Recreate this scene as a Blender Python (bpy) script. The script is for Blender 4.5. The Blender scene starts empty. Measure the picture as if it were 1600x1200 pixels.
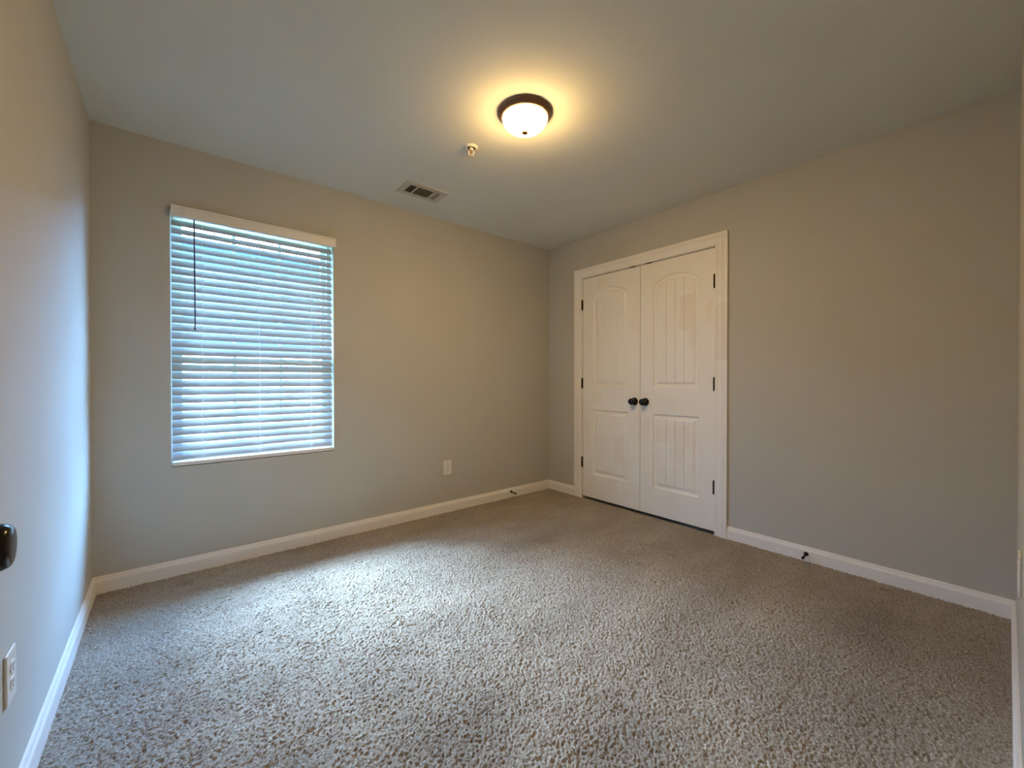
import bpy, bmesh, math, random
import numpy as np
from mathutils import Vector, Matrix

# ------------------------------------------------------------------ camera, world, sun, exposure
scene = bpy.context.scene
COL = scene.collection
H, W, D = 2.44, 3.311, 3.044            # room: ceiling height, width (x -W..0), depth (y -D..0)

cam_data = bpy.data.cameras.new('camera')
cam_data.sensor_fit = 'HORIZONTAL'
cam_data.sensor_width = 36.0
cam_data.lens = 644.3 / 1600 * 36.0
cam_data.clip_start = 0.02
camera = bpy.data.objects.new('camera', cam_data)
COL.objects.link(camera)
SKY, GLOW, YARD_SUN = 54.0, 60.0, 14.0    # light levels
LAMP_STRENGTH = 246.0

camera.location = (-3.0022, -3.014, 1.1035)
camera.rotation_euler = (math.radians(90 - 0.45), 0, -0.6937)
scene.camera = camera

world = bpy.data.worlds.new('sky')
scene.world = world
world.use_nodes = True
wn = world.node_tree
wn.nodes.clear()
w_out = wn.nodes.new('ShaderNodeOutputWorld')
w_bg = wn.nodes.new('ShaderNodeBackground')
w_ramp = wn.nodes.new('ShaderNodeValToRGB')
w_sep = wn.nodes.new('ShaderNodeSeparateXYZ')
w_tc = wn.nodes.new('ShaderNodeTexCoord')
wn.links.new(w_tc.outputs['Generated'], w_sep.inputs[0])
wn.links.new(w_sep.outputs['Z'], w_ramp.inputs[0])
wn.links.new(w_ramp.outputs[0], w_bg.inputs[0])
w_bias = wn.nodes.new('ShaderNodeMath')                # the sky is brighter to the right of the window
w_bias.operation = 'MULTIPLY_ADD'
w_bias.inputs[1].default_value = 0.55 * SKY
w_bias.inputs[2].default_value = SKY
wn.links.new(w_sep.outputs['X'], w_bias.inputs[0])
wn.links.new(w_bias.outputs[0], w_bg.inputs[1])
wn.links.new(w_bg.outputs[0], w_out.inputs[0])
w_ramp.color_ramp.elements[0].position = 0.0
w_ramp.color_ramp.elements[0].color = (0.36, 0.73, 1.36, 1)
w_ramp.color_ramp.elements[1].position = 0.8
w_ramp.color_ramp.elements[1].color = (0.27, 0.65, 1.36, 1)

sun_data = bpy.data.lights.new('sun', 'SUN')
sun_data.energy = YARD_SUN
sun_data.angle = math.radians(2)
sun_data.color = (1.0, 0.95, 0.86)
sun = bpy.data.objects.new('sun', sun_data)
COL.objects.link(sun)
sun.rotation_euler = (math.radians(42), 0, math.radians(12))     # from over this house, onto the yard
sun.location = (-2, -6, 9)

glow_data = bpy.data.lights.new('added_sky_glow', 'SUN')      # added sun lamp standing in for bright sky, to light the carpet
glow_data.energy = GLOW
glow_data.angle = math.radians(40)
glow_data.color = (0.66, 0.92, 1.18)
glow = bpy.data.objects.new('added_sky_glow', glow_data)
COL.objects.link(glow)
glow.rotation_euler = (math.radians(-(90 - 47)), 0, math.radians(22))
glow.location = (-4, 6, 8)

portal_data = bpy.data.lights.new('window_portal', 'AREA')
portal_data.shape = 'RECTANGLE'
portal_data.size, portal_data.size_y = 0.88, 1.48
portal_data.cycles.is_portal = True
portal = bpy.data.objects.new('window_portal', portal_data)
COL.objects.link(portal)
portal.location = (-2.555, 0.165, 1.35)
portal.rotation_euler = (math.radians(-90), 0, 0)

vs = scene.view_settings
scene.display_settings.display_device = 'sRGB'
vs.view_transform = 'Standard'
vs.look = 'None'
vs.gamma = 1.0
vs.use_curve_mapping = False
vs.exposure = 0.36
scene.cycles.max_bounces = 16
scene.cycles.diffuse_bounces = 10
scene.cycles.transparent_max_bounces = 16
scene.cycles.sample_clamp_indirect = 6.0
scene.cycles.use_denoising = True


# ------------------------------------------------------------------ materials
class NT:
    def __init__(self, name):
        self.m = bpy.data.materials.new(name)
        self.m.use_nodes = True
        self.t = self.m.node_tree
        self.bsdf = self.t.nodes['Principled BSDF']
        self.out = self.t.nodes['Material Output']

    def n(self, kind, **kw):
        nd = self.t.nodes.new('ShaderNode' + kind)
        for k, v in kw.items():
            setattr(nd, k, v)
        return nd

    def l(self, a, b):
        self.t.links.new(a, b)

    def math(self, op, a, b=None, clamp=False):
        nd = self.n('Math', operation=op)
        nd.use_clamp = clamp
        for i, v in enumerate((a, b)):
            if v is None:
                continue
            if isinstance(v, (int, float)):
                nd.inputs[i].default_value = v
            else:
                self.l(v, nd.inputs[i])
        return nd.outputs[0]

    def mix(self, fac, a, b):
        nd = self.n('Mix', data_type='RGBA')
        for sock, v in ((nd.inputs[0], fac), (nd.inputs[6], a), (nd.inputs[7], b)):
            if isinstance(v, (int, float)):
                sock.default_value = v
            elif isinstance(v, tuple):
                sock.default_value = (*v, 1)
            else:
                self.l(v, sock)
        return nd.outputs[2]

    def noise(self, scale, detail=2, rough=0.5, vec=None):
        nd = self.n('TexNoise')
        nd.inputs['Scale'].default_value = scale
        nd.inputs['Detail'].default_value = detail
        nd.inputs['Roughness'].default_value = rough
        if vec is None:
            vec = self.n('TexCoord').outputs['Object']
        self.l(vec, nd.inputs['Vector'])
        return nd.outputs['Fac']

    def remap(self, v, a, b, c=0.0, d=1.0):
        nd = self.n('MapRange')
        self.l(v, nd.inputs[0])
        for i, x in enumerate((a, b, c, d)):
            nd.inputs[i + 1].default_value = x
        return nd.outputs[0]

    def bump(self, h, dist, strength=1.0):
        nd = self.n('Bump')
        nd.inputs['Distance'].default_value = dist
        nd.inputs['Strength'].default_value = strength
        self.l(h, nd.inputs['Height'])
        self.l(nd.outputs[0], self.bsdf.inputs['Normal'])

    def base(self, v, rough=0.5, spec=0.5, metal=0.0):
        if isinstance(v, tuple):
            self.bsdf.inputs['Base Color'].default_value = (*v, 1)
        else:
            self.l(v, self.bsdf.inputs['Base Color'])
        self.bsdf.inputs['Roughness'].default_value = rough
        self.bsdf.inputs['Specular IOR Level'].default_value = spec
        self.bsdf.inputs['Metallic'].default_value = metal
        return self


def paint(name, col, rough=0.9, spec=0.25, var=0.03, bump=0.0004):
    m = NT(name)
    c2 = tuple(x * (1 - var) for x in col)
    m.base(m.mix(m.remap(m.noise(2.3, 4), 0.35, 0.65), col, c2), rough, spec)
    m.bump(m.noise(190, 3), bump, 0.5)
    return m.m


def plain(name, col, rough=0.4, spec=0.5, metal=0.0, bump_scale=None, bump=0.0002):
    m = NT(name)
    n = m.noise(35, 2)
    m.base(m.mix(n, col, tuple(x * 0.94 for x in col)), rough, spec, metal)
    if bump_scale:
        m.bump(m.noise(bump_scale, 2), bump, 0.5)
    return m.m


def door_paint(name, col, patches):
    """white door paint with the touch-up patches of a slightly different white: (y0, y1, z0, z1, amount)"""
    m = NT(name)
    geo = m.n('TexCoord').outputs['Object']
    sep = m.n('SeparateXYZ')
    m.l(geo, sep.inputs[0])
    wob = m.math('MULTIPLY', m.math('SUBTRACT', m.noise(14, 3), 0.5), 0.09)
    yy = m.math('ADD', sep.outputs['Y'], wob)
    zz = m.math('ADD', sep.outputs['Z'], wob)
    total = None
    for (y0, y1, z0, z1, amt) in patches:
        def band(v, a, b):
            s = 0.008
            up = m.remap(v, a - s, a + s)
            dn = m.remap(v, b + s, b - s)
            return m.math('MULTIPLY', up, dn)
        mask = m.math('MULTIPLY', m.math('MULTIPLY', band(yy, y0, y1), band(zz, z0, z1)), amt)
        total = mask if total is None else m.math('MAXIMUM', total, mask)
    cloud = m.math('MULTIPLY', m.remap(m.noise(5, 4), 0.45, 0.75), 0.22)
    fac = cloud if total is None else m.math('MAXIMUM', m.math('MULTIPLY', total, 0.62), cloud)
    m.base(m.mix(fac, col, (col[0] * 0.90, col[1] * 0.82, col[2] * 0.73)), 0.42, 0.4)
    m.bump(m.noise(130, 3), 0.0003, 0.5)
    return m.m


WALL_COL = (0.515, 0.50, 0.45)
M_WALL = paint('greige_wall_paint', WALL_COL)
M_CEIL = paint('greige_ceiling_paint', (0.73, 0.73, 0.66), 0.95, 0.15)
M_TRIM = plain('white_trim_paint', (0.85, 0.83, 0.795), 0.4, 0.4, bump_scale=90)
M_VINYL = plain('white_vinyl', (0.82, 0.83, 0.84), 0.4, 0.4)
M_PLATE = plain('white_plastic', (0.78, 0.75, 0.69), 0.3, 0.5)
M_SLOT = plain('dark_slot', (0.03, 0.028, 0.025), 0.6)
M_BLACK = plain('oil_rubbed_black_metal', (0.006, 0.005, 0.005), 0.18, 0.32, bump_scale=300, bump=0.00005)
M_BRONZE = plain('bronze_metal', (0.15, 0.085, 0.045), 0.5, 0.5, 0.2)
M_FINIAL = plain('bronze_finial', (0.10, 0.045, 0.012), 0.5, 0.3, 0.0)
M_WAND = plain('backlit_dark_wand', (0.10, 0.10, 0.13), 0.25, 0.5)  # clear plastic wand; its dark backlit look is put into the colour
M_CORD = plain('white_cord', (0.85, 0.86, 0.86), 0.8)
M_VALANCE = plain('white_faux_wood', (0.80, 0.78, 0.74), 0.45, 0.4, bump_scale=60)
M_RECESS_SHADE = plain('painted_recess_shade', (0.045, 0.04, 0.032), 0.6, 0.3)  # near black that stands in for shade inside the duct and sprinkler
M_REG = plain('white_register_enamel', (0.54, 0.52, 0.46), 0.45, 0.4)
M_CHROME = plain('white_sprinkler_enamel', (0.75, 0.70, 0.60), 0.35, 0.5)
M_BULB = plain('red_glass_bulb', (0.35, 0.14, 0.04), 0.2, 0.5)


def slat_material():
    m = NT('white_blind_slat')
    c = m.mix(m.noise(30, 2), (0.43, 0.435, 0.445), (0.40, 0.405, 0.415))
    m.base(c, 0.5, 0.35)
    tr = m.n('BsdfTranslucent')
    tr.inputs[0].default_value = (0.50, 0.52, 0.55, 1)
    mx = m.n('MixShader')
    mx.inputs[0].default_value = 0.15
    m.l(m.bsdf.outputs[0], mx.inputs[1])
    m.l(tr.outputs[0], mx.inputs[2])
    m.l(mx.outputs[0], m.out.inputs[0])
    return m.m


def glass_material():
    m = NT('clear_window_glass')
    tr = m.n('BsdfTransparent')
    tr.inputs[0].default_value = (0.95, 0.97, 0.97, 1)
    gl = m.n('BsdfGlossy')
    gl.inputs['Roughness'].default_value = 0.02
    fr = m.n('Fresnel')
    fr.inputs[0].default_value = 1.45
    mx = m.n('MixShader')
    geo = m.n('NewGeometry')
    m.l(m.math('MULTIPLY', fr.outputs[0], m.math('SUBTRACT', 1.0, geo.outputs['Backfacing'])), mx.inputs[0])
    m.l(tr.outputs[0], mx.inputs[1])
    m.l(gl.outputs[0], mx.inputs[2])
    m.l(mx.outputs[0], m.out.inputs[0])
    return m.m


def bowl_material():
    m = NT('glowing_alabaster_glass')
    n = m.remap(m.noise(14, 3), 0.40, 0.72, 1.0, 0.55)
    em = m.n('Emission')
    em.inputs[0].default_value = (1.0, 0.635, 0.235, 1)
    sep = m.n('SeparateXYZ')                      # the glass is brightest round the bulbs, dimmer at its rim
    m.l(m.n('TexCoord').outputs['Object'], sep.inputs[0])
    fall = m.remap(sep.outputs['Z'], -0.030, -0.092, 0.02, 1.0)
    m.l(m.math('MULTIPLY', m.math('MULTIPLY', n, fall), LAMP_STRENGTH), em.inputs[1])
    m.bsdf.inputs['Base Color'].default_value = (0.85, 0.8, 0.7, 1)
    ad = m.n('AddShader')
    m.l(m.bsdf.outputs[0], ad.inputs[0])
    m.l(em.outputs[0], ad.inputs[1])
    m.l(ad.outputs[0], m.out.inputs[0])
    return m.m


def carpet_material():
    m = NT('beige_twist_pile_carpet')
    tc = m.n('TexCoord').outputs['Object']
    # yarn flecks
    f1 = m.remap(m.noise(170, 2, 0.6, tc), 0.34, 0.66)
    f2 = m.remap(m.noise(60, 3, 0.6, tc), 0.35, 0.65)
    yarn = m.mix(f1, (0.165, 0.135, 0.10), (0.54, 0.475, 0.40))
    yarn = m.mix(m.math('MULTIPLY', f2, 0.35), yarn, (0.40, 0.345, 0.28))
    # pile brushed in different directions: broad, blurry patches and vacuum streaks
    mp = m.n('Mapping')
    mp.inputs['Rotation'].default_value = (0, 0, math.radians(-28))
    mp.inputs['Scale'].default_value = (1.0, 2.6, 1.0)
    m.l(tc, mp.inputs['Vector'])
    streak = m.remap(m.noise(1.5, 4, 0.55, mp.outputs[0]), 0.36, 0.64)
    patch = m.remap(m.noise(4.0, 5, 0.6, tc), 0.38, 0.66)
    fac = m.math('ADD', m.math('MULTIPLY', streak, 0.34), m.math('MULTIPLY', patch, 0.16))
    col = m.mix(fac, yarn, (0.17, 0.14, 0.105))
    # small stains
    sep = m.n('SeparateXYZ')
    wob = m.n('TexNoise')
    wob.inputs['Scale'].default_value = 6.0
    wob.inputs['Detail'].default_value = 4.0
    m.l(tc, wob.inputs['Vector'])
    wv = m.n('VectorMath', operation='MULTIPLY_ADD')          # ragged outlines
    m.l(wob.outputs['Color'], wv.inputs[0])
    wv.inputs[1].default_value = (0.16, 0.16, 0.0)
    wv.inputs[2].default_value = (-0.08, -0.08, 0.0)
    ad = m.n('VectorMath', operation='ADD')
    m.l(tc, ad.inputs[0])
    m.l(wv.outputs[0], ad.inputs[1])
    sep_w = m.n('SeparateXYZ')
    m.l(ad.outputs[0], sep_w.inputs[0])
    m.l(tc, sep.inputs[0])
    tot = None
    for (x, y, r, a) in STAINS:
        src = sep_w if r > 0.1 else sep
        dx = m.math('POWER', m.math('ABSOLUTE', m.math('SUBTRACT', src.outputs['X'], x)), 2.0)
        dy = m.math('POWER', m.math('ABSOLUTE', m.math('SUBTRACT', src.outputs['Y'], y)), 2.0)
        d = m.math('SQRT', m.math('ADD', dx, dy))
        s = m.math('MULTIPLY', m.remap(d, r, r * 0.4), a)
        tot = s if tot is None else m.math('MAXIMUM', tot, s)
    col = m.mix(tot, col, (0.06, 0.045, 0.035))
    m.base(col, 1.0, 0.05)
    m.bsdf.inputs['Sheen Weight'].default_value = 0.15
    m.bsdf.inputs['Sheen Roughness'].default_value = 0.6
    m.bump(m.noise(330, 2, 0.6, tc), 0.003, 0.9)
    return m.m


# ------------------------------------------------------------------ mesh helpers
def link(name, bm, mat, parent=None, smooth=False, bevel=None):
    bmesh.ops.recalc_face_normals(bm, faces=bm.faces)
    me = bpy.data.meshes.new(name)
    bm.to_mesh(me)
    bm.free()
    if smooth:
        for p in me.polygons:
            p.use_smooth = True
        try:
            me.set_sharp_from_angle(angle=math.radians(38))
        except Exception:
            pass
    me.materials.append(mat)
    o = bpy.data.objects.new(name, me)
    COL.objects.link(o)
    if parent:
        o.parent = parent
    if bevel:
        b = o.modifiers.new('bevel', 'BEVEL')
        b.width = bevel
        b.segments = 2
        b.limit_method = 'ANGLE'
    return o


def empty(name, loc=(0, 0, 0)):
    o = bpy.data.objects.new(name, None)
    o.empty_display_size = 0.05
    COL.objects.link(o)
    o.location = loc
    return o


def tag(o, label=None, cat=None, group=None, kind=None):
    for k, v in (('label', label), ('category', cat), ('group', group), ('kind', kind)):
        if v:
            o[k] = v
    return o


def box(bm, x0, x1, y0, y1, z0, z1):
    vs_ = [bm.verts.new((x, y, z)) for x in (x0, x1) for y in (y0, y1) for z in (z0, z1)]
    for f in ((0, 1, 3, 2), (4, 6, 7, 5), (0, 4, 5, 1), (2, 3, 7, 6), (0, 2, 6, 4), (1, 5, 7, 3)):
        bm.faces.new([vs_[i] for i in f])
    return vs_


def frame_of(axis):
    a = Vector(axis).normalized()
    t = Vector((0, 0, 1)) if abs(a.z) < 0.9 else Vector((1, 0, 0))
    u = a.cross(t).normalized()
    return a, u, a.cross(u)


def lathe(bm, profile, origin=(0, 0, 0), axis=(0, 0, 1), seg=40):
    """profile: (radius, distance along axis); a radius of 0 closes the end"""
    a, u, v = frame_of(axis)
    o = Vector(origin)
    rings = []
    for r, h in profile:
        if r <= 1e-6:
            rings.append([bm.verts.new(o + a * h)])
        else:
            rings.append([bm.verts.new(o + a * h + (u * math.cos(2 * math.pi * k / seg) + v * math.sin(2 * math.pi * k / seg)) * r)
                          for k in range(seg)])
    for A, B in zip(rings, rings[1:]):
        if len(A) == 1 and len(B) == 1:
            continue
        for k in range(seg):
            k2 = (k + 1) % seg
            if len(A) == 1:
                bm.faces.new((A[0], B[k], B[k2]))
            elif len(B) == 1:
                bm.faces.new((A[k], B[0], A[k2]))
            else:
                bm.faces.new((A[k], B[k], B[k2], A[k2]))


def cyl(bm, p0, p1, r, seg=16):
    p0, p1 = Vector(p0), Vector(p1)
    L = (p1 - p0).length
    lathe(bm, [(0, 0), (r, 0), (r, L), (0, L)], p0, p1 - p0, seg)


def tube(bm, pts, r, seg=8):
    pts = [Vector(p) for p in pts]
    rings = []
    for i, p in enumerate(pts):
        d = (pts[min(i + 1, len(pts) - 1)] - pts[max(i - 1, 0)])
        a, u, v = frame_of(d)
        rings.append([bm.verts.new(p + (u * math.cos(2 * math.pi * k / seg) + v * math.sin(2 * math.pi * k / seg)) * r) for k in range(seg)])
    for A, B in zip(rings, rings[1:]):
        for k in range(seg):
            k2 = (k + 1) % seg
            bm.faces.new((A[k], B[k], B[k2], A[k2]))
    bm.faces.new(rings[0])
    bm.faces.new(rings[-1][::-1])


def extrude_profile(bm, prof, p0, p1, out):
    """prof: (distance out from the wall, height); swept from p0 to p1, out = unit vector into the room"""
    p0, p1, out = Vector(p0), Vector(p1), Vector(out)
    A = [bm.verts.new(p0 + out * d + Vector((0, 0, h))) for d, h in prof]
    B = [bm.verts.new(p1 + out * d + Vector((0, 0, h))) for d, h in prof]
    n = len(prof)
    for i in range(n):
        j = (i + 1) % n
        bm.faces.new((A[i], A[j], B[j], B[i]))
    bm.faces.new(A[::-1])
    bm.faces.new(B)


def structure(name, bm, mat, label, bevel=None, smooth=False):
    o = link(name, bm, mat, None, smooth, bevel)
    return tag(o, label, None, None, 'structure')


# ------------------------------------------------------------------ the room shell
# window opening
WX0, WX1, WZ0, WZ1 = -2.995, -2.117, 0.613, 2.083
TW = 0.16
bm = bmesh.new()
for (a, b, c, d) in ((-W - 0.12, WX0, -0.1, H + 0.1), (WX1, 0.16, -0.1, H + 0.1), (WX0, WX1, -0.1, WZ0), (WX0, WX1, WZ1, H + 0.1)):
    box(bm, a, b, 0, TW, c, d)
bmesh.ops.remove_doubles(bm, verts=bm.verts, dist=1e-5)
structure('wall_back', bm, M_WALL, 'greige painted wall holding the window')

# closet wall with the recess the two leaves hang in
OY0, OY1, OZ = -0.445, -1.676, 2.064
bm = bmesh.new()
box(bm, 0, 0.14, OY0, 0, -0.1, H + 0.1)
box(bm, 0, 0.14, -D - 0.12, OY1, -0.1, H + 0.1)
box(bm, 0, 0.14, OY1, OY0, OZ, H + 0.1)
box(bm, 0.115, 0.14, OY1, OY0, -0.1, OZ)
structure('wall_right', bm, M_WALL, 'greige painted wall with the white closet doors')

bm = bmesh.new()
box(bm, -W - 0.12, -W, -4.3, 0.0, -0.1, H + 0.1)
structure('wall_left', bm, M_WALL, 'greige painted wall at the left, bluish with daylight')

# near wall with the doorway the picture is taken from
EX0, EX1, EZ = -3.225, -2.43, 2.06
bm = bmesh.new()
box(bm, -W, EX0, -D - 0.12, -D, -0.1, H + 0.1)
box(bm, EX1, 0, -D - 0.12, -D, -0.1, H + 0.1)
box(bm, EX0, EX1, -D - 0.12, -D, EZ, H + 0.1)
structure('wall_front', bm, M_WALL, 'greige painted wall at the right edge, seen edge on')

bm = bmesh.new()
box(bm, -W - 0.12, -2.1, -4.4, -4.3, -0.1, H + 0.1)
box(bm, -2.2, -2.1, -4.3, -D - 0.12, -0.1, H + 0.1)
structure('wall_hall', bm, M_WALL, 'greige hallway walls outside the doorway')

bm = bmesh.new()
box(bm, -W - 0.12, 0.16, -4.4, TW, H, H + 0.12)
structure('ceiling', bm, M_CEIL, 'flat greige painted ceiling')

bm = bmesh.new()                                    # unseen eave, added to keep high sky light off the slats
box(bm, -W - 1.5, 1.5, TW - 0.1, TW + 0.80, 2.50, 2.72)
structure('roof', bm, M_VINYL, 'unseen eave added above the window to shade the slats')

# carpet: a fine displaced pile
rng = np.random.default_rng(7)
STAINS = []


def smooth_noise(ny, nx, cell, step):
    """value noise with features about 'cell' metres on a grid of 'step' metres"""
    gy, gx = int(ny * step / cell) + 4, int(nx * step / cell) + 4
    g = rng.standard_normal((gy, gx)).astype(np.float32)
    y = np.arange(ny) * step / cell
    x = np.arange(nx) * step / cell
    iy, ix = y.astype(int), x.astype(int)
    fy, fx = (y - iy)[:, None], (x - ix)[None, :]
    fy, fx = fy * fy * (3 - 2 * fy), fx * fx * (3 - 2 * fx)
    a = g[iy][:, ix]
    b = g[iy][:, ix + 1]
    c = g[iy + 1][:, ix]
    d = g[iy + 1][:, ix + 1]
    return (a * (1 - fx) + b * fx) * (1 - fy) + (c * (1 - fx) + d * fx) * fy


def carpet(name, x0, x1, y0, y1, step):
    nx, ny = int((x1 - x0) / step) + 1, int((y1 - y0) / step) + 1
    X, Y = np.meshgrid(np.linspace(x0, x1, nx), np.linspace(y0, y1, ny))
    n = 0.72 * smooth_noise(ny, nx, 0.0060, step) + 0.58 * smooth_noise(ny, nx, 0.0041, step) + 0.22 * smooth_noise(ny, nx, 0.04, step)
    n = n * 1.25
    Z = 0.0028 * (n - 0.20 * n * n)                 # rounded tufts with deep gaps between them
    Z = np.clip(Z, -0.010, 0.006) - 0.001
    co = np.stack([X, Y, Z], -1).reshape(-1, 3).astype(np.float32)
    idx = np.arange(nx * ny).reshape(ny, nx)
    q = np.stack([idx[:-1, :-1], idx[:-1, 1:], idx[1:, 1:], idx[1:, :-1]], -1).reshape(-1, 4).astype(np.int32)
    me = bpy.data.meshes.new(name)
    me.vertices.add(len(co))
    me.vertices.foreach_set('co', co.ravel())
    me.loops.add(q.size)
    me.loops.foreach_set('vertex_index', q.ravel())
    me.polygons.add(len(q))
    me.polygons.foreach_set('loop_start', np.arange(0, q.size, 4, dtype=np.int32))
    me.polygons.foreach_set('use_smooth', np.ones(len(q), dtype=bool))
    me.update(calc_edges=True)
    o = bpy.data.objects.new(name, me)
    COL.objects.link(o)
    return o


STAINS += [(-2.70, -0.92, 0.016, 0.8), (-1.30, -0.09, 0.02, 0.7), (-1.25, -0.20, 0.03, 0.3), (-2.94, -0.15, 0.05, 0.35),
           (-0.95, -0.62, 0.02, 0.35), (-1.60, -1.5, 0.025, 0.35), (-0.10, -2.6, 0.03, 0.3), (-0.12, -2.2, 0.012, 0.7),
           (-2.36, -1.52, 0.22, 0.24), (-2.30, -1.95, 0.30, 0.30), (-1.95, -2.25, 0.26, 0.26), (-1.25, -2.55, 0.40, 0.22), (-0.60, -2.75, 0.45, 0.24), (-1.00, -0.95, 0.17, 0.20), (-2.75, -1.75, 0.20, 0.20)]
M_CARPET = carpet_material()
floor = carpet('floor', -W, 0, -D - 0.06, 0.0, 0.0028)
floor.data.materials.append(M_CARPET)
tag(floor, 'speckled beige twist pile carpet', None, None, 'structure')
bm = bmesh.new()
box(bm, -W - 0.1, 0.14, -4.4, TW, -0.08, -0.012)
box(bm, -W, -2.2, -4.3, -D - 0.05, -0.013, -0.004)
structure('floor_hall', bm, M_CARPET, 'beige carpet of the hall and pad under the room')

# baseboards
BB = [(0, 0), (0.014, 0), (0.014, 0.060), (0.0125, 0.066), (0.009, 0.072), (0.0075, 0.081), (0.005, 0.087), (0, 0.087)]


def baseboard(name, p0, p1, out, label):
    bm_ = bmesh.new()
    extrude_profile(bm_, [(d, h - (0.006 if h == 0 else 0)) for d, h in BB], p0, p1, out)
    return structure(name, bm_, M_TRIM, label)


baseboard('baseboard_back', (-W, 0, 0), (0, 0, 0), (0, -1, 0), 'white baseboard under the window')
baseboard('baseboard_left', (-W, -D, 0), (-W, 0, 0), (1, 0, 0), 'white baseboard along the left wall')
baseboard('baseboard_right_far', (0, -0.356, 0), (0, 0, 0), (-1, 0, 0), 'short white baseboard between the corner and the closet casing')
baseboard('baseboard_right', (0, -D, 0), (0, -1.763, 0), (-1, 0, 0), 'white baseboard to the right of the closet doors')
baseboard('baseboard_front', (-2.345, -D, 0), (0, -D, 0), (0, 1, 0), 'white baseboard running out at the right edge')

# door casings: a moulded profile mitred around the opening
CAS = [(0, 0), (0, 0.010), (0.006, 0.0125), (0.014, 0.0125), (0.019, 0.0105), (0.050, 0.0145), (0.058, 0.0185), (0.064, 0.0165), (0.070, 0.019), (0.087, 0.019), (0.087, 0)]


def casing(bm_, to_world, a0, a1, top):
    """a0 < a1 positions along the wall; to_world(a, t, z)"""
    rows = []
    for w, t in CAS:
        rows.append([bm_.verts.new(to_world(a, t, z)) for a, z in
                     ((a0 - w, -0.006), (a0 - w, top + w), (a1 + w, top + w), (a1 + w, -0.006))])
    n = len(rows)
    for i in range(n):
        j = (i + 1) % n
        for k in range(3):
            bm_.faces.new((rows[i][k], rows[i][k + 1], rows[j][k + 1], rows[j][k]))
    bm_.faces.new([r[0] for r in rows])
    bm_.faces.new([r[3] for r in rows][::-1])


M_CASING = door_paint('white_casing_paint', (0.85, 0.83, 0.795), [(-1.78, -1.66, 1.25, 1.64, 0.7), (-1.78, -1.66, 1.88, 2.2, 0.3), (-0.46, -0.34, 0.25, 0.95, 0.45)])
bm = bmesh.new()
casing(bm, lambda a, t, z: (-t, a, z), OY1 - 0.001, OY0 + 0.001, OZ)
# jamb lining inside the recess
box(bm, 0.0, 0.112, OY0 - 0.0015, OY0 + 0.002, -0.006, OZ)
box(bm, 0.0, 0.112, OY1 - 0.002, OY1 + 0.0015, -0.006, OZ)
box(bm, 0.0, 0.112, OY1, OY0, OZ - 0.0015, OZ + 0.002)
structure('trim_1', bm, M_CASING, 'white moulded casing around the closet doors')

bm = bmesh.new()
casing(bm, lambda a, t, z: (a, -D + t * 0.6, z), EX0, EX1, EZ)
box(bm, EX0 - 0.002, EX0 + 0.012, -D - 0.12, -D, -0.006, EZ)
box(bm, EX1 - 0.012, EX1 + 0.002, -D - 0.12, -D, -0.006, EZ)
box(bm, EX0, EX1, -D - 0.12, -D, EZ - 0.012, EZ + 0.002)
structure('trim_2', bm, M_TRIM, 'white casing of the entry doorway')


# ------------------------------------------------------------------ panel doors
def outline(cx, z0, zs, hw, rise, inset, n=18):
    """closed loop of a panel with an arched (or flat) top, in (a, z), counter-clockwise from the lower left"""
    h = hw - inset
    pts = [(cx - h, z0 + inset), (cx + h, z0 + inset)]
    if rise <= 0:
        pts += [(cx + h, zs - inset), (cx - h, zs - inset)]
        return pts
    R = (hw * hw + rise * rise) / (2 * rise)
    cz = zs + rise - R
    r = R - inset
    ang = math.asin(min(1, h / r))
    for k in range(n + 1):
        t = ang - 2 * ang * k / n
        pts.append((cx + r * math.sin(t), cz + r * math.cos(t)))
    return pts


def arch_top(cx, zs, hw, rise, inset, a):
    if rise <= 0:
        return zs - inset
    R = (hw * hw + rise * rise) / (2 * rise)
    return zs + rise - R + math.sqrt(max(0, (R - inset) ** 2 - (a - cx) ** 2))


PROFILE = [(0.0, 0.0), (0.003, 0.0055), (0.009, 0.0095), (0.014, 0.0110), (0.029, 0.0100), (0.034, 0.0075), (0.043, 0.0030)]


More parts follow.
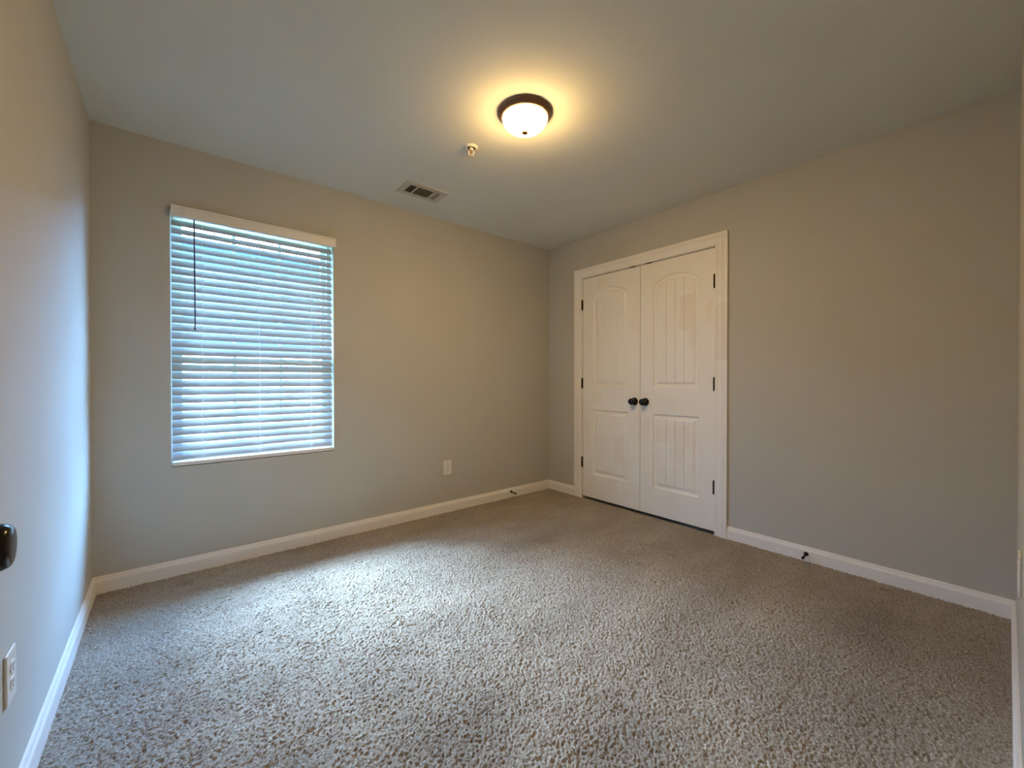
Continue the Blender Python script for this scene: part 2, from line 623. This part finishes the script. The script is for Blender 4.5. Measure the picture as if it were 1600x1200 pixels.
def door_leaf(to_world, a0, a1, z0, z1, thick, panels, groove):
    """to_world(a, depth, z) with depth 0 on the room face and growing into the leaf"""
    bm_ = bmesh.new()
    ac = (a0 + a1) / 2
    outer = [(a0, z0), (a1, z0), (a1, z1), (a0, z1)]
    e = 0.002
    flat = [(a0 + e, z0 + e), (a1 - e, z0 + e), (a1 - e, z1 - e), (a0 + e, z1 - e)]

    def ring(pts, d):
        return [bm_.verts.new(to_world(a, d, z)) for a, z in pts]

    def bridge(A, B):
        for k in range(len(A)):
            k2 = (k + 1) % len(A)
            bm_.faces.new((A[k], A[k2], B[k2], B[k]))

    back, edge, front = ring(outer, thick), ring(outer, e), ring(flat, 0.0)
    bm_.faces.new(back)
    bridge(back, edge)
    bridge(edge, front)
    edges = [bm_.edges.get((front[k], front[(k + 1) % 4])) for k in range(4)]
    for (pz0, zs, hw, rise) in panels:
        loops = [ring(outline(ac, pz0, zs, hw, rise, i), d) for i, d in PROFILE]
        for A, B in zip(loops, loops[1:]):
            bridge(A, B)
        L = loops[0]
        for k in range(len(L)):
            edges.append(bm_.edges.get((L[k], L[(k + 1) % len(L)])))
        # recessed ground behind the planks, then the planked field
        i_last, d_last = PROFILE[-1]
        rear = ring(outline(ac, pz0, zs, hw, rise, i_last), d_last + groove + 0.001)
        bridge(loops[-1], rear)
        bm_.faces.new(rear)
        h = hw - i_last
        xs = [(ac - h, 0.0)]
        nplank = 4
        for k in range(1, nplank):
            g = ac - h + 2 * h * k / nplank
            xs += [(g - 0.0032, 0.0), (g - 0.0012, groove), (g + 0.0012, groove), (g + 0.0032, 0.0)]
        xs += [(ac + h, 0.0)]
        full = []
        for (xa, da), (xb, db) in zip(xs, xs[1:]):
            nsub = 6 if xb - xa > 0.02 else 1
            for s in range(nsub):
                t = s / nsub
                full.append((xa + (xb - xa) * t, da + (db - da) * t))
        full.append(xs[-1])
        lo = [bm_.verts.new(to_world(a, d_last + d, pz0 + i_last)) for a, d in full]
        hi = [bm_.verts.new(to_world(a, d_last + d, arch_top(ac, zs, hw, rise, i_last, a))) for a, d in full]
        for k in range(len(full) - 1):
            bm_.faces.new((lo[k], lo[k + 1], hi[k + 1], hi[k]))
    bmesh.ops.triangle_fill(bm_, use_beauty=True, edges=edges)
    return bm_


def knob_mesh(origin, axis, scale=1.0):
    b = bmesh.new()
    pr = [(0, 0.0), (0.033, 0.0), (0.033, 0.003), (0.030, 0.007), (0.016, 0.010), (0.0115, 0.014), (0.011, 0.026),
          (0.0145, 0.031), (0.0225, 0.036), (0.0265, 0.043), (0.0272, 0.049), (0.0262, 0.0545), (0.0240, 0.0590), (0.0215, 0.0608), (0.010, 0.0620), (0, 0.0622)]
    lathe(b, [(r * scale, h * scale) for r, h in pr], origin, axis, 48)
    return b


def hinge_mesh(x, y, z0, z1, side):
    b = bmesh.new()
    cyl(b, (x, y, z0), (x, y, z1), 0.0062, 14)
    lathe(b, [(0, 0), (0.0045, 0.001), (0.0052, 0.004), (0.003, 0.006)], (x, y, z1), (0, 0, 1), 12)
    lathe(b, [(0, 0), (0.0045, 0.001), (0.0052, 0.004), (0.003, 0.006)], (x, y, z0), (0, 0, -1), 12)
    box(b, x + 0.002, x + 0.0155, y - 0.003, y + 0.003, z0, z1)
    return b


DOOR_X = 0.004
# (lower z, spring z, half width, arch rise)
PANELS = [(1.048, 1.872, 0.188, 0.066), (0.238, 0.836, 0.188, 0.0)]
WHITE = (0.86, 0.845, 0.80)
M_LEFT = door_paint('white_paint_left_leaf', WHITE, [(-0.72, -0.61, 1.94, 2.03, 0.55), (-1.05, -0.97, 1.50, 1.75, 0.4), (-0.66, -0.55, 0.88, 1.01, 0.4),
                    (-0.53, -0.46, 0.45, 0.80, 0.45), (-0.92, -0.81, 0.38, 0.62, 0.5), (-0.62, -0.50, 0.10, 0.22, 0.4), (-0.84, -0.74, 0.10, 0.26, 0.4)])
M_RIGHT = door_paint('white_paint_right_leaf', WHITE, [(-1.52, -1.40, 1.50, 1.76, 0.8), (-1.54, -1.47, 1.35, 1.60, 0.55), (-1.66, -1.60, 1.55, 1.70, 0.6),
                     (-1.16, -1.08, 0.62, 0.80, 0.5), (-1.48, -1.20, 0.60, 0.76, 0.5), (-1.46, -1.33, 0.48, 0.62, 0.45)])


def closet_leaf(name, ya, yb, mat, groove, knob_y, hinge_y, side, label):
    b = door_leaf(lambda a, d, z: (DOOR_X + d, a, z), ya, yb, 0.020, 2.057, 0.035, PANELS, groove)
    leaf = link(name, b, mat)
    tag(leaf, label, 'door', None, 'structure')
    tag(link('knob', knob_mesh((DOOR_X, knob_y, 0.930), (-1, 0, 0)), M_BLACK, leaf, True), 'round black knob')
    for z in (1.815, 1.080, 0.340):
        tag(link('hinge', hinge_mesh(-0.0095, hinge_y, z - 0.045, z + 0.045, side), M_BLACK, leaf, True), 'black hinge')
    b = bmesh.new()
    yc = knob_y + (0.020 if side > 0 else -0.030)
    box(b, DOOR_X - 0.006, DOOR_X + 0.02, yc - 0.024, yc + 0.024, 2.0565, 2.0625)
    tag(link('ball_catch', b, M_BLACK, leaf, False, 0.0015), 'black catch on the top edge')
    return leaf


closet_leaf('door_1', -1.0605, -0.4490, M_LEFT, 0.0010, -1.009, -0.4455, 1, 'left leaf of the white panelled closet doors, arched top panel')
closet_leaf('door_2', -1.6730, -1.0640, M_RIGHT, 0.0050, -1.112, -1.6715, -1, 'right leaf of the white panelled closet doors, arched panel with plank grooves')

# the open entry door, swung against the left wall; only its knob reaches into the picture
LX = -3.1965
b = door_leaf(lambda a, d, z: (LX - d, a, z), -3.028, -2.240, 0.016, 2.050, 0.035, [(1.048, 1.872, 0.25, 0.08), (0.238, 0.836, 0.25, 0.0)], 0.003)
entry = link('door_3', b, M_RIGHT)
tag(entry, 'open white entry door folded back against the left wall', 'door', None, 'structure')
tag(link('knob', knob_mesh((LX, -2.303, 0.919), (1, 0, 0), 0.96), M_BLACK, entry, True), 'glossy black door knob')

# ------------------------------------------------------------------ window behind the blind
root = empty('window_1', ((WX0 + WX1) / 2, 0.1, WZ0))
tag(root, 'white window with a divided upper sash behind the blind', None, None, 'structure')
inv = Matrix.Translation(-root.location)


def wpart(name, boxes, mat, parent=root, bevel=None):
    bm_ = bmesh.new()
    for bx in boxes:
        box(bm_, *bx)
    bm_.transform(inv)
    return link(name, bm_, mat, parent, False, bevel)


FW = 0.024
wpart('window_frame', [(WX0, WX0 + FW, 0.078, 0.15, WZ0, WZ1), (WX1 - FW, WX1, 0.078, 0.15, WZ0, WZ1),
                       (WX0 + FW, WX1 - FW, 0.078, 0.15, WZ0, WZ0 + 0.035), (WX0 + FW, WX1 - FW, 0.078, 0.15, WZ1 - 0.024, WZ1)], M_VINYL)


def sash(y0, y1, z0, z1, bot, top):
    a, b_ = WX0 + FW, WX1 - FW
    s = 0.030
    fr = wpart('sash', [(a, a + s, y0, y1, z0, z1), (b_ - s, b_, y0, y1, z0, z1), (a + s, b_ - s, y0, y1, z0, z0 + bot), (a + s, b_ - s, y0, y1, z1 - top, z1)], M_VINYL)
    ym = (y0 + y1) / 2
    wpart('pane', [(a + s, b_ - s, ym - 0.002, ym + 0.002, z0 + bot, z1 - top)], M_GLASS, fr)
    for k in (1, 2):
        xm = a + s + (b_ - a - 2 * s) * k / 3
        wpart('muntin', [(xm - 0.009, xm + 0.009, ym - 0.007, ym - 0.0025, z0 + bot, z1 - top)], M_VINYL, fr)
    return fr


M_GLASS = glass_material()
sash(0.084, 0.108, WZ0 + 0.030, 1.300, 0.045, 0.042)
sash(0.112, 0.136, 1.262, WZ1 - 0.022, 0.040, 0.030)

# ------------------------------------------------------------------ blind
SL0, SL1 = WX0 + 0.006, WX1 - 0.005
blind = empty('window_blind', ((SL0 + SL1) / 2, 0.03, 2.03))
tag(blind, 'white two inch horizontal window blind, lowered with the slats tilted, under a white valance', 'window blind')
binv = Matrix.Translation(-blind.location)


def bpart(name, bm_, mat, parent=blind, smooth=False, bevel=None):
    bm_.transform(binv)
    return link(name, bm_, mat, parent, smooth, bevel)


bm = bmesh.new()
pv = [(0.0, 0.0), (0.010, 0.0), (0.013, 0.004), (0.013, 0.046), (0.010, 0.052), (0.013, 0.058), (0.011, 0.062), (0.0, 0.062)]
extrude_profile(bm, pv, (WX0 + 0.004, -0.016, 2.028), (WX1 + 0.008, -0.016, 2.028), (0, -1, 0))
for x in (WX0 + 0.004, WX1 - 0.004):
    box(bm, x, x + 0.012, -0.016, -0.0005 if x > -2.5 else 0.03, 2.029, 2.089)
bpart('valance', bm, M_VALANCE)
bm = bmesh.new()
box(bm, SL0 + 0.003, SL1 - 0.003, 0.004, 0.056, 2.036, WZ1)
bpart('headrail', bm, M_VINYL, bevel=0.003)

TILT = math.radians(52)
PITCH = 0.0460
N_SLATS = 30
SW = 0.050
SY = 0.032
rnd = random.Random(3)
bm = bmesh.new()
for i in range(N_SLATS):
    zc = 2.006 - PITCH * (i + 0.0)
    tilt = TILT + rnd.uniform(-0.03, 0.03)
    sag = rnd.uniform(-0.0012, 0.0012)
    nseg, nx = 6, 8
    rows_t, rows_b = [], []
    for s in range(nseg + 1):
        t = (s / nseg - 0.5) * SW
        crown = 0.0022 * (1 - (2 * t / SW) ** 2)
        row_t, row_b = [], []
        for k in range(nx + 1):
            x = SL0 + (SL1 - SL0) * k / nx
            bow = sag * math.sin(math.pi * k / nx * 2 + i)
            for row, th in ((row_t, 0.0013), (row_b, -0.0013)):
                n_ = crown + th
                # t runs from the room edge (low) to the window edge (high)
                y = SY + t * math.cos(tilt) - n_ * math.sin(tilt)
                z = zc + t * math.sin(tilt) + n_ * math.cos(tilt) + bow
                row.append(bm.verts.new((x, y, z)))
        rows_t.append(row_t)
        rows_b.append(row_b)
    for s in range(nseg):
        for k in range(nx):
            bm.faces.new((rows_t[s][k], rows_t[s][k + 1], rows_t[s + 1][k + 1], rows_t[s + 1][k]))
            bm.faces.new((rows_b[s][k], rows_b[s + 1][k], rows_b[s + 1][k + 1], rows_b[s][k + 1]))
    for k in range(nx):
        bm.faces.new((rows_t[0][k], rows_b[0][k], rows_b[0][k + 1], rows_t[0][k + 1]))
        bm.faces.new((rows_t[-1][k], rows_t[-1][k + 1], rows_b[-1][k + 1], rows_b[-1][k]))
    for s in range(nseg):
        bm.faces.new((rows_t[s][0], rows_t[s + 1][0], rows_b[s + 1][0], rows_b[s][0]))
        bm.faces.new((rows_t[s][-1], rows_b[s][-1], rows_b[s + 1][-1], rows_t[s + 1][-1]))
M_SLAT = slat_material()
bpart('slat_panel', bm, M_SLAT, smooth=True)
bm = bmesh.new()
box(bm, SL0, SL1, SY - 0.026, SY + 0.024, 0.6165, 0.640)
bpart('bottom_rail', bm, M_VALANCE, bevel=0.003)
for x in (-2.850, -2.560, -2.258):
    bm = bmesh.new()
    zz = [2.036 - 0.023 * k for k in range(61)]
    tube(bm, [(x + 0.0012 * math.sin(k * 1.7), SY - SW / 2 * math.cos(TILT) - 0.0055 + 0.001 * math.cos(k * 2.1), z) for k, z in enumerate(zz) if z > 0.64], 0.0011, 6)
    tube(bm, [(x + 0.0012 * math.sin(k * 1.3), SY + SW / 2 * math.cos(TILT) + 0.004, z) for k, z in enumerate(zz) if z > 0.64], 0.0009, 6)
    bpart('ladder_cord', bm, M_CORD, smooth=True)
bm = bmesh.new()
cyl(bm, (-2.887, -0.014, 2.030), (-2.885, -0.017, 1.400), 0.0042, 6)
lathe(bm, [(0, 0), (0.0055, 0.002), (0.006, 0.012), (0.0048, 0.018)], (-2.885, -0.017, 1.395), (0, 0, 1), 10)
bpart('tilt_wand', bm, M_WAND)


# ------------------------------------------------------------------ outlets
def outlet(loc, rotz, label):
    """built facing -y at the origin, then placed on its wall"""
    root_ = empty('wall_outlet', loc)
    root_.rotation_euler = (0, 0, rotz)
    tag(root_, label, 'outlet')
    b1 = bmesh.new()
    box(b1, -0.039, 0.039, -0.0065, 0.0, -0.0625, 0.0625)
    link('cover_plate', b1, M_PLATE, root_, False, 0.0028)
    for s in (1, -1):
        b1 = bmesh.new()
        zc = 0.0205 * s
        n = 20
        pts = []
        for k in range(n):
            t = 2 * math.pi * k / n
            pts.append((0.0172 * math.cos(t), max(-0.0145, min(0.0145, 0.0185 * math.sin(t)))))
        A = [b1.verts.new((x, -0.0055, zc + z)) for x, z in pts]
        B = [b1.verts.new((x, -0.0085, zc + z)) for x, z in pts]
        b1.faces.new(B)
        for k in range(n):
            k2 = (k + 1) % n
            b1.faces.new((A[k], A[k2], B[k2], B[k]))
        r = link('receptacle', b1, M_PLATE, root_)
        b1 = bmesh.new()
        box(b1, -0.0075, -0.0052, -0.0089, -0.0080, zc - 0.001, zc + 0.0085)
        box(b1, 0.0052, 0.0075, -0.0089, -0.0080, zc + 0.000, zc + 0.0080)
        lathe(b1, [(0, 0), (0.0028, 0), (0.0028, 0.0009), (0, 0.0009)], (0, -0.0080, zc - 0.0070), (0, -1, 0), 12)
        tag(link('slots', b1, M_SLOT, r), 'dark plug slots')
    b1 = bmesh.new()
    lathe(b1, [(0, 0), (0.0032, 0), (0.0026, 0.0014), (0, 0.0016)], (0, -0.0062, 0), (0, -1, 0), 14)
    link('screw', b1, M_PLATE, root_, True)
    return root_


outlet((-1.204, 0.0, 0.373), 0.0, 'white duplex outlet low on the wall right of the window')
outlet((-W, -1.443, 0.377), math.pi / 2, 'white duplex outlet on the left wall, near the picture edge')
outlet((-1.00, -D, 0.512), math.pi, 'white outlet seen edge on at the far right of the picture')


# ------------------------------------------------------------------ door stops
def door_stop(loc, out, label):
    root_ = empty('door_stop', loc)
    tag(root_, label, 'door stop', None)
    o_ = Vector(out)
    b1 = bmesh.new()
    lathe(b1, [(0, 0), (0.0125, 0), (0.0125, 0.003), (0.010, 0.007), (0.006, 0.010), (0.0045, 0.012)], (0, 0, 0), o_, 24)
    link('base', b1, M_BLACK, root_, True)
    b1 = bmesh.new()
    pr = []
    for k in range(28):
        pr += [(0.0042, 0.011 + k * 0.0017), (0.0054, 0.01185 + k * 0.0017)]
    lathe(b1, [(0, 0.0105)] + pr + [(0.004, 0.0595), (0, 0.0595)], (0, 0, 0), o_, 16)
    link('rod', b1, M_BLACK, root_, True)
    b1 = bmesh.new()
    lathe(b1, [(0, 0.058), (0.0072, 0.058), (0.0080, 0.061), (0.0080, 0.068), (0.0060, 0.072), (0, 0.073)], (0, 0, 0), o_, 20)
    link('rubber_tip', b1, M_BLACK, root_, True)
    return root_


door_stop((-0.517, -0.0135, 0.055), (0, -1, -0.10), 'small black door stop on the baseboard under the window wall, by the corner')
door_stop((-0.0135, -2.232, 0.046), (-1, 0, -0.12), 'small black door stop on the baseboard right of the closet doors')

# ------------------------------------------------------------------ ceiling light
LX_, LY_ = -1.630, -1.465
lamp = empty('ceiling_light', (LX_, LY_, H))
tag(lamp, 'lit flush mount ceiling light with bronze pan and glowing glass bowl', 'ceiling light')
bm = bmesh.new()
lathe(bm, [(0, 0.0), (0.133, 0.0), (0.1355, -0.003), (0.1355, -0.007), (0.131, -0.010), (0.127, -0.017), (0.121, -0.024), (0.1185, -0.0275), (0.113, -0.0275), (0.111, -0.020), (0, -0.014)], (0, 0, 0), (0, 0, 1), 72)
tag(link('pan', bm, M_BRONZE, lamp, True), 'dark bronze pan')
bm = bmesh.new()
pr = []
for k in range(17):
    t = math.pi / 2 * k / 16
    pr.append((0.1135 * math.cos(t) ** 0.9 if k < 16 else 0.0, -0.022 - 0.072 * math.sin(t)))
lathe(bm, pr, (0, 0, 0), (0, 0, 1), 64)
tag(link('glass_bowl', bm, bowl_material(), lamp, True), 'glowing white glass bowl')
bm = bmesh.new()
lathe(bm, [(0, -0.0925), (0.0145, -0.093), (0.0165, -0.096), (0.0155, -0.101), (0.010, -0.105), (0.006, -0.107), (0, -0.108)], (0, 0, 0), (0, 0, 1), 24)
tag(link('finial', bm, M_FINIAL, lamp, True), 'small bronze finial')

# ------------------------------------------------------------------ fire sprinkler
sp = empty('fire_sprinkler', (-1.667, -1.043, H))
tag(sp, 'small white fire sprinkler head on the ceiling beside the light', 'sprinkler')
bm = bmesh.new()
lathe(bm, [(0.0245, 0.0), (0.038, 0.0), (0.0385, -0.003), (0.034, -0.008), (0.027, -0.0105), (0.0245, -0.009), (0.0235, -0.002)], (0, 0, 0), (0, 0, 1), 40)
link('escutcheon', bm, M_CHROME, sp, True)
bm = bmesh.new()
lathe(bm, [(0, -0.0005), (0.0245, -0.0005), (0.0245, -0.0015), (0, -0.0015)], (0, 0, 0), (0, 0, 1), 32)  # flat disc, coloured dark for the shade of the recess
tag(link('painted_cup_shade', bm, M_RECESS_SHADE, sp), 'flat dark disc, recess shade painted around the head')
bm = bmesh.new()
lathe(bm, [(0, -0.004), (0.012, -0.004), (0.012, -0.017), (0.009, -0.019), (0, -0.019)], (0, 0, 0), (0, 0, 1), 6)
tx, ty = 0.64, -0.77
for s in (1, -1):
    tube(bm, [(s * 0.010 * tx, s * 0.010 * ty, -0.016), (s * 0.0145 * tx, s * 0.0145 * ty, -0.024), (s * 0.0145 * tx, s * 0.0145 * ty, -0.040), (s * 0.006 * tx, s * 0.006 * ty, -0.049), (0, 0, -0.050)], 0.0032, 8)
link('frame_arms', bm, M_CHROME, sp, True)
bm = bmesh.new()
cyl(bm, (0, 0, -0.019), (0, 0, -0.047), 0.0028, 10)
tag(link('bulb', bm, M_BULB, sp, True), 'amber glass bulb')
bm = bmesh.new()
n = 12
ring0 = []
for k in range(n * 2):
    r_ = 0.0155 if k % 2 == 0 else 0.0115
    t = math.pi * k / n
    ring0.append((r_ * math.cos(t), r_ * math.sin(t)))
A = [bm.verts.new((x, y, -0.0500)) for x, y in ring0]
B = [bm.verts.new((x, y, -0.0520)) for x, y in ring0]
bm.faces.new(A)
bm.faces.new(B[::-1])
for k in range(len(A)):
    k2 = (k + 1) % len(A)
    bm.faces.new((A[k], A[k2], B[k2], B[k]))
link('deflector', bm, M_CHROME, sp)

# ------------------------------------------------------------------ ceiling air register
VX0, VX1, VY0, VY1 = -1.772, -1.457, -0.458, -0.258
vent = empty('air_vent', ((VX0 + VX1) / 2, (VY0 + VY1) / 2, H))
tag(vent, 'white three-way ceiling air register near the window wall', 'vent')
vinv = Matrix.Translation(-vent.location)


def vpart(name, bm_, mat, bevel=None):
    bm_.transform(vinv)
    return link(name, bm_, mat, vent, False, bevel)


HX0, HX1, HY0, HY1 = -1.732, -1.497, -0.414, -0.296
bm = bmesh.new()
zt, zb = H, H - 0.006
for bx in ((VX0, HX0, VY0, VY1), (HX1, VX1, VY0, VY1), (HX0, HX1, VY0, HY0), (HX0, HX1, HY1, VY1)):
    box(bm, *bx, zb, zt)
for xd in (-1.677, -1.549):
    box(bm, xd - 0.006, xd + 0.006, HY0, HY1, zb - 0.0005, zt)
vpart('frame', bm, M_REG)
bm = bmesh.new()
box(bm, HX0, HX1, HY0, HY1, H - 0.0008, H - 0.0001)  # thin sheet with the shade of the duct painted as its colour
vpart('painted_duct_shade', bm, M_RECESS_SHADE)
bm = bmesh.new()


def louvre(cx, cy, lx, ly, dx, dz):
    """thin blade lying along y (lx=0) or x (ly=0), tilted by (d, dz)"""
    if ly:
        vs_ = [(cx - dx, cy - ly, zb + 0.0005), (cx + dx, cy - ly, zb + dz), (cx + dx, cy + ly, zb + dz), (cx - dx, cy + ly, zb + 0.0005)]
    else:
        vs_ = [(cx - lx, cy - dx, zb + 0.0005), (cx - lx, cy + dx, zb + dz), (cx + lx, cy + dx, zb + dz), (cx + lx, cy - dx, zb + 0.0005)]
    A_ = [bm.verts.new(v) for v in vs_]
    B_ = [bm.verts.new((v[0], v[1], v[2] - 0.0007)) for v in vs_]
    bm.faces.new(A_)
    bm.faces.new(B_[::-1])
    for k in range(4):
        bm.faces.new((A_[k], A_[(k + 1) % 4], B_[(k + 1) % 4], B_[k]))


ymid, yl = (HY0 + HY1) / 2, (HY1 - HY0) / 2
for k in range(4):                                  # left blades: stand nearly along the line of sight, so the dark sheet shows
    louvre(-1.727 + 0.0125 * k + 0.003, ymid, 0, yl, 0.0012, 0.0045)
for k in range(5):                                  # right blades: broadside, white
    louvre(-1.5395 + 0.0098 * k, ymid, 0, yl, 0.0044, 0.0030)
for k in range(7):                                  # centre blades run across
    louvre(-1.613, HY0 + 0.010 + 0.0165 * k, 0.058, 0, 0.0016, 0.0048)
vpart('louvre_panel', bm, M_REG)

# ------------------------------------------------------------------ outside, seen in slivers between the slats
M_GRASS = paint('dry_lawn', (0.20, 0.24, 0.10), 1.0, 0.05, 0.3, 0.01)
M_FENCE = plain('white_fence_boards', (0.80, 0.80, 0.78), 0.6)
M_SIDING = plain('blue_grey_siding', (0.022, 0.036, 0.058), 0.8)
M_ROOF = plain('grey_shingles', (0.10, 0.10, 0.105), 0.9)
bm = bmesh.new()
box(bm, -16, 14, TW + 0.02, 22, -0.5, -0.35)
structure('ground', bm, M_GRASS, 'lawn outside the window')
bm = bmesh.new()
box(bm, -14, 12, 4.60, 4.66, -0.40, 1.50)
for k in range(14):
    box(bm, -14 + 2 * k - 0.06, -14 + 2 * k + 0.06, 4.54, 4.68, -0.40, 1.60)
box(bm, -14, 12, 4.57, 4.69, 1.50, 1.56)
structure('wall_garden', bm, M_FENCE, 'white boundary fence outside the window')
bm = bmesh.new()
box(bm, -13, 9, 9.0, 15.0, -0.4, 4.35)
for k in range(32):
    z = -0.35 + 0.14 * k
    extrude_profile(bm, [(0, 0), (0.022, 0), (0.004, 0.135), (0, 0.135)], (-13, 9.0, z), (9, 9.0, z), (0, -1, 0))
structure('wall_neighbour', bm, M_SIDING, 'blue grey house across the yard')
bm = bmesh.new()
a = [(-13.3, 8.6, 4.28), (-13.3, 15.4, 4.28), (-13.3, 12.0, 5.1)]
A = [bm.verts.new(v) for v in a]
B = [bm.verts.new((9.3, v[1], v[2])) for v in a]
bm.faces.new(A)
bm.faces.new(B[::-1])
for k in range(3):
    bm.faces.new((A[k], A[(k + 1) % 3], B[(k + 1) % 3], B[k]))
structure('roof_neighbour', bm, M_ROOF, 'roof of the house across the yard')
